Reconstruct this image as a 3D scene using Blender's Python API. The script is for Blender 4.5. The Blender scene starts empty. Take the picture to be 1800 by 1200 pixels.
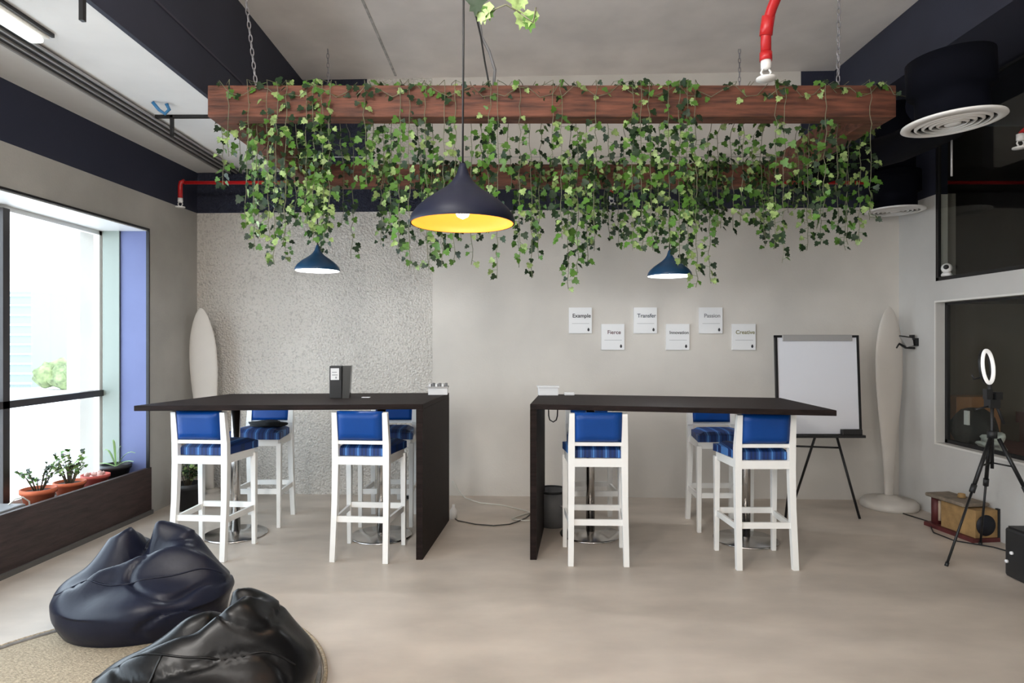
import bpy, bmesh, math, random
from mathutils import Vector, Matrix, noise
C = bpy.context.scene.collection
S = bpy.context.scene
random.seed(7)
PI = math.pi
F = 1100.0          # focal length in pixels of the 1800 px wide frame
EYE = 1.5
# ------------------------------------------------------------ camera, world, lights, exposure
cam_d = bpy.data.cameras.new('camera'); cam = bpy.data.objects.new('camera', cam_d); C.objects.link(cam)
cam.location = (0, 0, EYE); cam.rotation_euler = (PI/2, 0, 0)
cam_d.sensor_width = 36; cam_d.lens = F/1800*36; cam_d.clip_end = 400
S.camera = cam
S.view_settings.view_transform = 'Standard'; S.view_settings.look = 'None'
S.view_settings.exposure = 0.55; S.view_settings.gamma = 1; S.view_settings.use_curve_mapping = False
S.cycles.use_denoising = True
S.cycles.max_bounces = 8; S.cycles.diffuse_bounces = 5

W = bpy.data.worlds.new('sky'); S.world = W; W.use_nodes = True
bg = W.node_tree.nodes['Background']; bg.inputs['Color'].default_value = (0.76, 0.89, 1.0, 1); bg.inputs['Strength'].default_value = 4.2

def area(name, loc, rot, sx, sy, power, col=(1, 1, 1), portal=False, spread=None):
    d = bpy.data.lights.new(name, 'AREA'); d.shape = 'RECTANGLE'; d.size = sx; d.size_y = sy
    d.energy = power; d.color = col
    if portal: d.cycles.is_portal = True
    if spread: d.spread = spread
    o = bpy.data.objects.new(name, d); C.objects.link(o); o.location = loc; o.rotation_euler = rot
    return o
def point(name, loc, power, col, r=0.04):
    d = bpy.data.lights.new(name, 'POINT'); d.energy = power; d.color = col; d.shadow_soft_size = r
    o = bpy.data.objects.new(name, d); C.objects.link(o); o.location = loc; return o
# daylight opening (sampling portal only)
area('window_portal', (-3.75, 1.2, 1.45), (0, -PI/2, 0), 2.4, 8.6, 1, portal=True)
point('fill_light', (-.7, 1.7, 2.95), 30, (1, .96, .91), .20)  # added fill above the view, lifts the ceiling and frame top
# added out-of-view fill lights beside and behind the camera, brightening walls and ceiling
point('fill_light', (-1.3, .3, 2.75), 100, (1, .965, .92), .22)
point('fill_light', (-.9, -2.0, 2.75), 80, (1, .965, .92), .22)
point('fill_light', (1.0, -1.0, 2.75), 45, (1, .955, .90), .22)
sun_d = bpy.data.lights.new('sun', 'SUN'); sun_d.energy = 2.2; sun_d.angle = 0.02; sun_d.color = (1, .97, .92)
sun = bpy.data.objects.new('sun', sun_d); C.objects.link(sun); sun.rotation_euler = (math.radians(25), math.radians(35), 0)

# ------------------------------------------------------------ materials
MATS = {}
def mat(name, col, rough=0.6, metal=0.0, nscale=0, namt=0.0, bump=0.0, bscale=None, emit=None, spec=None, coat=0, stretch=None, detail=4, trans=None):
    m = bpy.data.materials.new(name); m.use_nodes = True; nt = m.node_tree; n = nt.nodes; L = nt.links
    b = n['Principled BSDF']
    b.inputs['Base Color'].default_value = (*col, 1); b.inputs['Roughness'].default_value = rough; b.inputs['Metallic'].default_value = metal
    if spec is not None: b.inputs['Specular IOR Level'].default_value = spec
    if coat: b.inputs['Coat Weight'].default_value = coat
    if trans: b.inputs['Transmission Weight'].default_value = trans
    tc = n.new('ShaderNodeTexCoord'); vec = tc.outputs['Object']
    if stretch:
        mp = n.new('ShaderNodeMapping'); mp.inputs['Scale'].default_value = stretch; L.new(vec, mp.inputs['Vector']); vec = mp.outputs['Vector']
    if nscale and namt:
        t = n.new('ShaderNodeTexNoise'); t.inputs['Scale'].default_value = nscale; t.inputs['Detail'].default_value = detail; L.new(vec, t.inputs['Vector'])
        r = n.new('ShaderNodeMapRange'); r.inputs['From Min'].default_value = .3; r.inputs['From Max'].default_value = .7
        r.inputs['To Min'].default_value = 1-namt; r.inputs['To Max'].default_value = 1+namt; L.new(t.outputs['Fac'], r.inputs['Value'])
        mx = n.new('ShaderNodeVectorMath'); mx.operation = 'SCALE'; mx.inputs[0].default_value = col; L.new(r.outputs['Result'], mx.inputs['Scale'])
        L.new(mx.outputs[0], b.inputs['Base Color'])
    if bump:
        t2 = n.new('ShaderNodeTexNoise'); t2.inputs['Scale'].default_value = bscale or nscale or 20; t2.inputs['Detail'].default_value = 5; L.new(vec, t2.inputs['Vector'])
        bp = n.new('ShaderNodeBump'); bp.inputs['Strength'].default_value = bump; bp.inputs['Distance'].default_value = .01
        L.new(t2.outputs['Fac'], bp.inputs['Height']); L.new(bp.outputs['Normal'], b.inputs['Normal'])
    if emit: b.inputs['Emission Color'].default_value = (*emit[0], 1); b.inputs['Emission Strength'].default_value = emit[1]
    MATS[name] = m; return m

def node(nt, t, **k):
    n = nt.nodes.new(t)
    for a, v in k.items(): setattr(n, a, v)
    return n
def math_n(nt, op, a, b=None, c=None):
    n = nt.nodes.new('ShaderNodeMath'); n.operation = op
    for i, v in enumerate((a, b, c)):
        if v is None: continue
        if isinstance(v, (int, float)): n.inputs[i].default_value = v
        else: nt.links.new(v, n.inputs[i])
    return n.outputs[0]

NAVY = (0.027, 0.030, 0.050)
WALLC = (0.62, 0.585, 0.535)
def paint_wall(name, base, rough_x=None, z_navy=2.77, z_top=None, bump=.15, navy_x=None, mottled=.07):
    """Plaster wall: navy paint above z_navy (up to z_top), optional rough render where x < rough_x."""
    m = bpy.data.materials.new(name); m.use_nodes = True; nt = m.node_tree; L = nt.links; b = nt.nodes['Principled BSDF']
    b.inputs['Roughness'].default_value = .75; b.inputs['Specular IOR Level'].default_value = .25
    tc = nt.nodes.new('ShaderNodeTexCoord'); sep = nt.nodes.new('ShaderNodeSeparateXYZ'); L.new(tc.outputs['Object'], sep.inputs[0])
    X, Y, Z = sep.outputs
    n1 = node(nt, 'ShaderNodeTexNoise'); n1.inputs['Scale'].default_value = 1.6; n1.inputs['Detail'].default_value = 6; L.new(tc.outputs['Object'], n1.inputs['Vector'])
    r1 = node(nt, 'ShaderNodeMapRange'); r1.inputs[1].default_value = .3; r1.inputs[2].default_value = .7; r1.inputs[3].default_value = 1-mottled; r1.inputs[4].default_value = 1+mottled
    L.new(n1.outputs['Fac'], r1.inputs[0]); fac = r1.outputs[0]
    fine = node(nt, 'ShaderNodeTexNoise'); fine.inputs['Scale'].default_value = 60; fine.inputs['Detail'].default_value = 3; L.new(tc.outputs['Object'], fine.inputs['Vector'])
    h = math_n(nt, 'MULTIPLY', fine.outputs['Fac'], .15)
    if rough_x is not None:
        mask = math_n(nt, 'LESS_THAN', X, rough_x)
        v = node(nt, 'ShaderNodeTexVoronoi'); v.inputs['Scale'].default_value = 55; L.new(tc.outputs['Object'], v.inputs['Vector'])
        n2 = node(nt, 'ShaderNodeTexNoise'); n2.inputs['Scale'].default_value = 48; n2.inputs['Detail'].default_value = 7; n2.inputs['Roughness'].default_value = .65; L.new(tc.outputs['Object'], n2.inputs['Vector'])
        sp = node(nt, 'ShaderNodeMapRange'); sp.inputs[1].default_value = .40; sp.inputs[2].default_value = .48; sp.inputs[3].default_value = .80; sp.inputs[4].default_value = 1.04
        L.new(n2.outputs['Fac'], sp.inputs[0])
        f2 = math_n(nt, 'ADD', math_n(nt, 'MULTIPLY', math_n(nt, 'SUBTRACT', sp.outputs[0], 1), mask), 1)
        fac = math_n(nt, 'MULTIPLY', fac, f2)
        h = math_n(nt, 'ADD', h, math_n(nt, 'MULTIPLY', math_n(nt, 'ADD', v.outputs['Distance'], n2.outputs['Fac']), math_n(nt, 'MULTIPLY', mask, 4.0)))
    sc = node(nt, 'ShaderNodeVectorMath', operation='SCALE'); sc.inputs[0].default_value = base; L.new(fac, sc.inputs['Scale'])
    up = math_n(nt, 'GREATER_THAN', Z, z_navy)
    if z_top is not None:
        k = math_n(nt, 'LESS_THAN', Z, z_top)
        if navy_x is not None:
            k = math_n(nt, 'MAXIMUM', k, math_n(nt, 'MAXIMUM', math_n(nt, 'LESS_THAN', X, navy_x[0]), math_n(nt, 'GREATER_THAN', X, navy_x[1])))
        up = math_n(nt, 'MULTIPLY', up, k)
    mx = node(nt, 'ShaderNodeMix', data_type='RGBA'); L.new(up, mx.inputs[0]); L.new(sc.outputs[0], mx.inputs[6]); mx.inputs[7].default_value = (*NAVY, 1)
    L.new(mx.outputs[2], b.inputs['Base Color'])
    bp = node(nt, 'ShaderNodeBump'); bp.inputs['Strength'].default_value = bump; bp.inputs['Distance'].default_value = .012; L.new(h, bp.inputs['Height']); L.new(bp.outputs[0], b.inputs['Normal'])
    MATS[name] = m; return m

def glass_mat(name, tint=(1, 1, 1), gloss=.08):
    m = bpy.data.materials.new(name); m.use_nodes = True; nt = m.node_tree; nt.nodes.clear()
    o = node(nt, 'ShaderNodeOutputMaterial'); t = node(nt, 'ShaderNodeBsdfTransparent'); t.inputs[0].default_value = (*tint, 1)
    g = node(nt, 'ShaderNodeBsdfGlossy'); g.inputs['Roughness'].default_value = .02
    mx = node(nt, 'ShaderNodeMixShader'); mx.inputs[0].default_value = gloss
    nt.links.new(t.outputs[0], mx.inputs[1]); nt.links.new(g.outputs[0], mx.inputs[2]); nt.links.new(mx.outputs[0], o.inputs[0])
    MATS[name] = m; return m

def stripe_mat(name):
    m = mat(name, (0.004, 0.045, 0.22), .6); nt = m.node_tree; L = nt.links; b = nt.nodes['Principled BSDF']
    tc = node(nt, 'ShaderNodeTexCoord'); sep = node(nt, 'ShaderNodeSeparateXYZ'); L.new(tc.outputs['Object'], sep.inputs[0])
    a = math_n(nt, 'PINGPONG', math_n(nt, 'ADD', sep.outputs[0], 5.0), .0425)
    s1 = math_n(nt, 'COMPARE', a, .040, .0045); s2 = math_n(nt, 'COMPARE', a, .028, .0012); s3 = math_n(nt, 'COMPARE', a, .012, .003)
    mx = node(nt, 'ShaderNodeMix', data_type='RGBA'); L.new(math_n(nt, 'MAXIMUM', s1, s2), mx.inputs[0]); mx.inputs[7].default_value = (.06, .19, .48, 1)
    mx2 = node(nt, 'ShaderNodeMix', data_type='RGBA'); L.new(s3, mx2.inputs[0]); mx2.inputs[6].default_value = (0.002, 0.026, 0.14, 1); mx2.inputs[7].default_value = (.004, .02, .08, 1)
    L.new(mx2.outputs[2], mx.inputs[6]); L.new(mx.outputs[2], b.inputs['Base Color'])
    return m

wall_m = paint_wall('plaster_back', WALLC, rough_x=-.775, z_top=3.16, navy_x=(-1.42, 2.75), bump=.5)
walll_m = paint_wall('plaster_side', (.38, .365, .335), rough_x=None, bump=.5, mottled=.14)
wallr_m = paint_wall('plaster_partition', (.56, .545, .52), z_navy=2.77, bump=.12)
conc_m = mat('ceiling_concrete', (.78, .73, .69), .85, nscale=2.2, namt=.10, bump=.2, bscale=9, detail=7)
soffit_m = mat('soffit_board', (.80, .79, .77), .7, nscale=3, namt=.04)
navy_m = mat('navy_paint', NAVY, .7, nscale=2, namt=.12)
floor_m = mat('floor_concrete', (.50, .435, .37), .40, nscale=1.7, namt=.17, bump=.08, bscale=14, detail=9, spec=.45, stretch=(1, 1.8, 1))
white_m = mat('white_lacquer', (.88, .87, .84), .35, nscale=5, namt=.03)
blue_m = mat('blue_vinyl', (.001, .050, .245), .38, nscale=6, namt=.06, bump=.05, bscale=90, spec=.3)
stripe_m = stripe_mat('striped_fabric')
dwood_m = mat('dark_wood', (.013, .0075, .0065), .6, spec=.14, nscale=4, namt=.5, bump=.25, bscale=12, stretch=(1, 14, 14), detail=8)
pwood_m = mat('planter_wood', (.040, .024, .022), .55, nscale=5, namt=.4, bump=.3, bscale=10, stretch=(8, 1, 8), detail=7)
frame_m = mat('red_brown_timber', (.125, .042, .023), .65, nscale=4, namt=.6, bump=.4, bscale=9, stretch=(1.2, 6, 10), detail=9)
chrome_m = mat('brushed_chrome', (.50, .48, .46), .22, 1.0)
black_m = mat('black_metal', (.012, .012, .013), .4, spec=.4)
blackp_m = mat('black_plastic', (.014, .014, .015), .5)
navyshade_m = mat('navy_shade', (.006, .008, .022), .5, spec=.3)
goldin_m = mat('gold_lining', (.80, .34, .045), .5)
teal_m = mat('teal_shade', (.008, .055, .13), .3)
whitein_m = mat('white_lining', (.85, .87, .88), .5)
bulb_m = mat('bulb_glow', (1, .9, .7), .5, emit=((1, .86, .62), 8))
bulbw_m = mat('bulb_glow_cool', (1, 1, 1), .5, emit=((.9, .96, 1), 14))
tube_m = mat('tube_diffuser', (.82, .82, .80), .4, emit=((.95, 1, .95), .6))
red_m = mat('red_pipe', (.42, .008, .010), .35, spec=.5)
sprk_m = mat('sprinkler_white', (.75, .74, .72), .35)
chain_m = mat('steel_chain', (.35, .34, .36), .4, .8)
leaf_d = mat('leaf_dark', (.010, .030, .008), .5, nscale=9, namt=.35, spec=.4)
leaf_g = mat('leaf_green', (.070, .17, .022), .45, nscale=9, namt=.3, spec=.4)
leaf_y = mat('leaf_variegated', (.25, .35, .12), .45, nscale=40, namt=.45, spec=.4)
stem_m = mat('ivy_stem', (.16, .16, .10), .6)
bag1_m = mat('navy_leatherette', (.008, .010, .023), .38, nscale=4, namt=.15, bump=.35, bscale=8, spec=.30)
bag2_m = mat('black_leatherette', (.003, .003, .0035), .32, nscale=4, namt=.15, bump=.35, bscale=8, spec=.30)
jute_m = mat('jute_weave', (.40, .32, .22), .9, nscale=70, namt=.40, bump=.9, bscale=90, stretch=(1, 2, 1))
jedge_m = mat('rug_edge', (.20, .19, .18), .8, nscale=40, namt=.2)
board_m = mat('whiteboard_surface', (.74, .75, .80), .3)
alu_m = mat('grey_aluminium', (.40, .39, .38), .45, .3)
surf_m = mat('pale_board_finish', (.56, .52, .47), .5, nscale=2.5, namt=.05)
paper_m = mat('paper', (.80, .80, .80), .6)
terra_m = mat('terracotta', (.55, .13, .055), .75, nscale=12, namt=.15)
redpot_m = mat('red_clay', (.50, .09, .07), .7, nscale=12, namt=.15)
soil_m = mat('soil', (.035, .024, .018), .95, nscale=40, namt=.5, bump=.8, bscale=60)
stone_m = mat('pink_pebble', (.60, .38, .34), .8, nscale=30, namt=.2)
grey_m = mat('grey_plastic', (.17, .17, .175), .5, nscale=8, namt=.1)
lilac_m = mat('periwinkle_reveal', (.13, .16, .33), .6, nscale=4, namt=.04)
mint_m = mat('pale_mint_frame', (.27, .32, .29), .5)
wframe_m = mat('white_window_frame', (.78, .78, .76), .4)
dframe_m = mat('dark_window_bar', (.030, .026, .026), .45)
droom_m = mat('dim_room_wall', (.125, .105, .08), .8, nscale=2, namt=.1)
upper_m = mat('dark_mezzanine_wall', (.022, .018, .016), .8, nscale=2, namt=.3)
card_m = mat('cardboard', (.36, .17, .07), .8, nscale=10, namt=.12)
cath_m = mat('tan_board', (.33, .20, .08), .8, nscale=14, namt=.25)
maroon_m = mat('maroon_board', (.10, .018, .018), .6, nscale=10, namt=.3)
plasticbag_m = mat('white_plastic_bag', (.60, .61, .58), .4, bump=.5, bscale=25)
black_cloth = mat('black_cloth', (.016, .018, .020), .8, nscale=20, namt=.3, bump=.3, bscale=40)
tower_m = mat('blue_glass_facade', (.16, .20, .21), .2)
hedge_m = mat('far_foliage', (.14, .18, .08), .8, nscale=2, namt=.5)
paleb_m = mat('pale_render', (.85, .86, .88), .7)
ground_m = mat('pale_paving', (.80, .78, .78), .8, nscale=.4, namt=.1)
ink_m = mat('dark_ink', (.03, .03, .035), .6)
ink_r = mat('wine_ink', (.09, .02, .03), .6)
ink_b = mat('blue_grey_ink', (.05, .07, .09), .6)
ink_g = mat('grey_ink', (.22, .22, .23), .6)
ink_o = mat('olive_ink', (.22, .20, .08), .6)
rule_m = mat('pale_rule', (.42, .42, .42), .6)
glass_m = glass_mat('window_glass', (1, 1, 1), .03)
glassd_m = glass_mat('partition_glass', (.85, .87, .85), .05)
cream_m = mat('cream_cable', (.62, .60, .54), .5)

# ------------------------------------------------------------ mesh helpers
def obj(name, bm, m, parent=None, smooth=False, bevel=0, seg=2, subs=0):
    me = bpy.data.meshes.new(name); bm.normal_update(); bm.to_mesh(me); bm.free()
    for x in (m if isinstance(m, (list, tuple)) else [m]): me.materials.append(x)
    if smooth:
        for p in me.polygons: p.use_smooth = True
    o = bpy.data.objects.new(name, me); C.objects.link(o)
    if parent: o.parent = parent
    if bevel:
        b = o.modifiers.new('bevel', 'BEVEL'); b.width = bevel; b.segments = seg; b.limit_method = 'ANGLE'
    if subs:
        s = o.modifiers.new('subsurf', 'SUBSURF'); s.levels = subs; s.render_levels = subs
    return o
def thing(name, label, cat, loc=(0, 0, 0), rz=0, group=None):
    o = bpy.data.objects.new(name, None); C.objects.link(o); o.location = loc; o.rotation_euler = (0, 0, rz)
    o.empty_display_size = .1
    o['label'] = label; o['category'] = cat
    if group: o['group'] = group
    return o
def tag(o, label, cat, group=None, kind=None):
    o['label'] = label; o['category'] = cat
    if group: o['group'] = group
    if kind: o['kind'] = kind
    return o
def struct(name, bm, m, parent=None, **k):
    o = obj(name, bm, m, parent, **k)
    if parent is None: o['kind'] = 'structure'
    return o
def dup(root, loc, rz, label, group=None):
    r = root.copy(); C.objects.link(r); r.location = loc; r.rotation_euler = (0, 0, rz); r['label'] = label
    if group: r['group'] = group
    for ch in list(root.children):
        c = ch.copy(); C.objects.link(c); c.parent = r
        for g in ch.children:
            d = g.copy(); C.objects.link(d); d.parent = c
    return r
def box(bm, x0, x1, y0, y1, z0, z1, mi=0, M=None):
    v = [bm.verts.new((x, y, z)) for z in (z0, z1) for x, y in ((x0, y0), (x1, y0), (x1, y1), (x0, y1))]
    if M is not None:
        for q in v: q.co = M @ q.co
    for f in ((3, 2, 1, 0), (4, 5, 6, 7), (0, 1, 5, 4), (1, 2, 6, 5), (2, 3, 7, 6), (3, 0, 4, 7)):
        fc = bm.faces.new([v[i] for i in f]); fc.material_index = mi
def B(*a, **k):
    bm = bmesh.new(); box(bm, *a, **k); return bm
def prism(bm, pts, z0, z1, mi=0):
    n = len(pts); a = [bm.verts.new((x, y, z0)) for x, y in pts]; b = [bm.verts.new((x, y, z1)) for x, y in pts]
    fs = [bm.faces.new(list(reversed(a))), bm.faces.new(b)]
    for i in range(n): fs.append(bm.faces.new((a[i], a[(i+1) % n], b[(i+1) % n], b[i])))
    for f in fs: f.material_index = mi
    bmesh.ops.recalc_face_normals(bm, faces=fs)
def tube(bm, pts, r, seg=8, cap=True, mi=0, flat=None):
    pts = [Vector(p) for p in pts]; rings = []; n = len(pts); up = None
    for i, p in enumerate(pts):
        d = (pts[min(i+1, n-1)] - pts[max(i-1, 0)]).normalized()
        if up is None: up = Vector((0, 0, 1)) if abs(d.z) < .9 else Vector((1, 0, 0))
        s = d.cross(up)
        if s.length < 1e-4: s = d.cross(Vector((0, 1, 0)))
        s.normalize(); u = s.cross(d).normalized(); up = u
        rr = r[i] if isinstance(r, (list, tuple)) else r
        rings.append([bm.verts.new(p + (s*math.cos(2*PI*k/seg) + u*math.sin(2*PI*k/seg))*rr) for k in range(seg)])
    for a, b in zip(rings, rings[1:]):
        for k in range(seg):
            f = bm.faces.new((a[k], a[(k+1) % seg], b[(k+1) % seg], b[k])); f.material_index = mi; f.smooth = True
    if cap:
        for f in (bm.faces.new(list(reversed(rings[0]))), bm.faces.new(rings[-1])): f.material_index = mi
def T(pts, r, **k):
    bm = bmesh.new(); tube(bm, pts, r, **k); return bm
def bar(bm, p, q, w, h, mi=0, w2=None, h2=None):
    """rectangular bar from p to q; w across, h the other way; may taper"""
    p, q = Vector(p), Vector(q); d = (q-p).normalized()
    ref = Vector((0, 1, 0)) if abs(d.z) > .8 else Vector((0, 0, 1))
    s = d.cross(ref).normalized(); u = s.cross(d).normalized(); vs = []
    for c, ww, hh in ((p, w, h), (q, w2 or w, h2 or h)):
        vs += [bm.verts.new(c + s*a*ww/2 + u*b*hh/2) for a, b in ((-1, -1), (1, -1), (1, 1), (-1, 1))]
    fs = [bm.faces.new([vs[i] for i in f]) for f in ((3, 2, 1, 0), (4, 5, 6, 7), (0, 1, 5, 4), (1, 2, 6, 5), (2, 3, 7, 6), (3, 0, 4, 7))]
    for f in fs: f.material_index = mi
    bmesh.ops.recalc_face_normals(bm, faces=fs)
def BR(*a, **k):
    bm = bmesh.new(); bar(bm, *a, **k); return bm
def lathe(bm, prof, seg=32, c=(0, 0, 0), mi=0, close=False):
    rings = []
    for r, z in prof:
        if r < 1e-5: rings.append([bm.verts.new((c[0], c[1], c[2]+z))])
        else: rings.append([bm.verts.new((c[0]+r*math.cos(2*PI*k/seg), c[1]+r*math.sin(2*PI*k/seg), c[2]+z)) for k in range(seg)])
    for a, b in zip(rings, rings[1:]):
        for k in range(seg):
            if len(a) == 1 and len(b) == 1: continue
            if len(a) == 1: f = bm.faces.new((a[0], b[(k+1) % seg], b[k]))
            elif len(b) == 1: f = bm.faces.new((a[k], a[(k+1) % seg], b[0]))
            else: f = bm.faces.new((a[k], a[(k+1) % seg], b[(k+1) % seg], b[k]))
            f.material_index = mi; f.smooth = True
def LT(prof, **k):
    bm = bmesh.new(); lathe(bm, prof, **k); bmesh.ops.recalc_face_normals(bm, faces=bm.faces); return bm
def blob(bm, c, r, amp=.15, sub=3, sc=(1, 1, 1), seed=0, mi=0):
    res = bmesh.ops.create_icosphere(bm, subdivisions=sub, radius=1)
    for v in res['verts']:
        n = noise.noise(v.co*2 + Vector((seed, seed*.7, 0)))
        v.co = Vector(c) + Vector((v.co.x*sc[0], v.co.y*sc[1], v.co.z*sc[2]))*r*(1+amp*n*2)
    for v in res['verts']:
        for f in v.link_faces: f.smooth = True; f.material_index = mi

# ------------------------------------------------------------ room shell
def XL(y): return -3.12 - (6.2-y)*.050          # left wall face
def YB(x): return 6.2 - (x+3.12)*.0415           # back wall face
XR = 3.66
ZC = 4.07
bm = B(-4.2, 8, -4.2, 6.8, -.12, 0); struct('floor', bm, floor_m)
bm = B(-4.2, 8, -4.2, 6.8, ZC, ZC+.15)
struct('ceiling', bm, conc_m)
bm = bmesh.new(); prism(bm, [(-4.2, YB(-4.2)), (XR+.1, YB(XR+.1)), (XR+.1, 6.6), (-4.2, 6.6)], 0, ZC); struct('wall_back', bm, wall_m)
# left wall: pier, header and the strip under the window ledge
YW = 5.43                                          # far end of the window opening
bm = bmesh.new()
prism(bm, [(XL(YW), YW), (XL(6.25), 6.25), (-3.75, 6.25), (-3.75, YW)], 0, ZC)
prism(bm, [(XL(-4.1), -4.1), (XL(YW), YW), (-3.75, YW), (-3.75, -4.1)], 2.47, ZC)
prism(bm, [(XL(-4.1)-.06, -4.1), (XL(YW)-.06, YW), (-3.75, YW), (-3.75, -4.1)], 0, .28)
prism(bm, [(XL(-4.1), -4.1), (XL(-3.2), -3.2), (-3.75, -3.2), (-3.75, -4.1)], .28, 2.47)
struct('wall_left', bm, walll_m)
bm = B(-4.2, 8, -4.2, -4.05, 0, ZC); struct('wall_rear', bm, wallr_m)
# right partition: upper opening z 2.02-3.55, lower window z .63-1.835, both ending at y=5.40
YO = 5.40; YN = .6
bm = bmesh.new(); t = .10
box(bm, XR, XR+t, YO, 6.1, 0, 3.57); box(bm, XR, XR+t, YN, YO, 0, .63); box(bm, XR, XR+t, YN, YO, 1.835, 2.02)
box(bm, XR, XR+t, -4.1, YN, 0, 3.57)
struct('wall_right', bm, wallr_m)
# rooms behind the partition
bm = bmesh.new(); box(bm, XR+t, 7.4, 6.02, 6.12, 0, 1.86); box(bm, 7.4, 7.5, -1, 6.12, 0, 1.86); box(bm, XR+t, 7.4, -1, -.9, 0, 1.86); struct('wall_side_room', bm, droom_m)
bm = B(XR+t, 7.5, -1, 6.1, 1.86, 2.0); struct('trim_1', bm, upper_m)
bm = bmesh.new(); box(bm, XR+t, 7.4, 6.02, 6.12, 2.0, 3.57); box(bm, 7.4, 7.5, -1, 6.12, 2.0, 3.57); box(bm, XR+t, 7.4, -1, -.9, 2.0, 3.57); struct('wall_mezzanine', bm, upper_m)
# right downstand beam, left soffit and its navy face
bm = B(3.06, 8, -4.1, 6.1, 3.58, ZC-.002); struct('trim_2', bm, navy_m)
bm = B(-3.75, -2.07, -4.1, 6.25, 3.17, 3.20)
struct('trim_3', bm, soffit_m)
bm = B(-2.09, -2.06, -4.1, 6.25, 3.165, ZC-.002); struct('trim_4', bm, navy_m)
# joint strip between the navy face boards and pale ceiling joint
bm = B(-2.062, -2.052, -4.1, 6.2, 3.46, 3.475); struct('trim_5', bm, mat('navy_joint', (.045, .042, .065), .6))
bm = bmesh.new(); box(bm, -1.135, -1.115, -4, 6.05, ZC-.006, ZC+.01); struct('trim_6', bm, mat('ceiling_joint', (.45, .43, .41), .9, nscale=25, namt=.3))
# ceiling slot diffuser: three black slots with pale blades
df = thing('slot_diffuser', 'long black ceiling slot diffuser with pale blades, running above the window', 'air vent', (-2.74, 2.5, 3.168))
obj('slot_body', B(-.085, .085, -6.4, 3.65, -.010, 0), black_m, df)
for k in (-.09, -.03, .032, .09): obj('blade', B(k-.008, k+.008, -6.4, 3.65, -.022, -.010), alu_m, df)
tl = thing('batten_light', 'white batten light fitting on the soffit beside the black slot diffuser', 'ceiling light', (-2.56, 1.9, 3.168))
obj('housing', B(-.05, .05, -1.6, 1.5, -.03, 0), white_m, tl, bevel=.006)
obj('tube_cover', B(-.04, .04, -1.58, 1.48, -.065, -.03), tube_m, tl, bevel=.02, seg=3)
obj('side_rail', B(.06, .075, -1.6, 1.5, -.02, 0), black_m, tl)
for yy, lb in ((4.62, 'thin black rod across the pale soffit near the timber frame'), (2.95, 'thin black rod across the pale soffit nearest the camera')):
    r = thing('soffit_rod', lb, 'rod', (0, yy, 3.16))
    obj('rod', B(-2.63 if yy > 4 else -3.0, -2.07, -.012, .012, -.012, .01), black_m, r)
    obj('drop_rod', B(-2.52 if yy > 4 else -2.035, (-2.50 if yy > 4 else -2.015), -.012, .012, -.15, .01), black_m, r)
o = obj('blue_clip', T([(-2.5, 4.35, 3.165), (-2.47, 4.38, 3.12), (-2.44, 4.40, 3.10), (-2.41, 4.40, 3.13), (-2.42, 4.38, 3.165)], .012), mat('blue_tape', (.03, .16, .34), .5)); tag(o, 'small blue hook under the soffit beside the slot diffuser', 'hook')

# window 1: white frame, dark mullions, panes, coloured reveals
XG = -3.56
win = bpy.data.objects.new('window_1', None); C.objects.link(win); win['kind'] = 'structure'
bm = bmesh.new()
box(bm, XG-.05, XG+.0, -3.2, YW, 2.42, 2.47); box(bm, XG-.05, XG, -3.2, YW, .30, .36); box(bm, XG-.05, XG, YW-.03, YW, .3, 2.47)
obj('outer_frame', bm, wframe_m, win)
bm = bmesh.new()
for y in (4.37, 2.75, 1.1, -.6, -2.2): box(bm, XG-.03, XG+.03, y-.03, y+.03, .3, 2.43)
obj('mullion', bm, dframe_m, win)
obj('transom', B(XG-.03, XG+.03, -3.2, YW, 1.030, 1.082), dframe_m, win)
ys = [-3.2, -2.2, -.6, 1.1, 2.75, 4.37, YW]
for a, b in zip(ys, ys[1:]): obj('pane', B(XG-.018, XG-.012, a, b, .33, 2.45), glass_m, win)
obj('reveal', B(-3.39, XL(YW)-.01, YW-.012, YW, .3, 2.47), lilac_m, win)
bm = bmesh.new(); box(bm, XG+.02, -3.39, YW-.02, YW, .3, 2.47); box(bm, -3.40, -3.39, YW-.03, YW, .3, 2.47); obj('inner_jamb', bm, mint_m, win)
bm = bmesh.new(); prism(bm, [(XG, -3.2), (XL(-3.2)-.002, -3.2), (XL(YW)-.002, YW), (XG, YW)], 2.455, 2.47); obj('head_reveal', bm, wframe_m, win)
bm = bmesh.new()
prism(bm, [(XL(-3.2)+.002, -3.2), (XL(YW)+.002, YW), (XL(YW)+.016, YW), (XL(-3.2)+.016, -3.2)], 2.462, 2.478)
prism(bm, [(XL(YW)-.01, YW-.012), (XL(YW)+.014, YW-.012), (XL(YW)+.014, YW+.004), (XL(YW)-.01, YW+.004)], .40, 2.478)
obj('edge_trim', bm, black_m, win)
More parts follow.
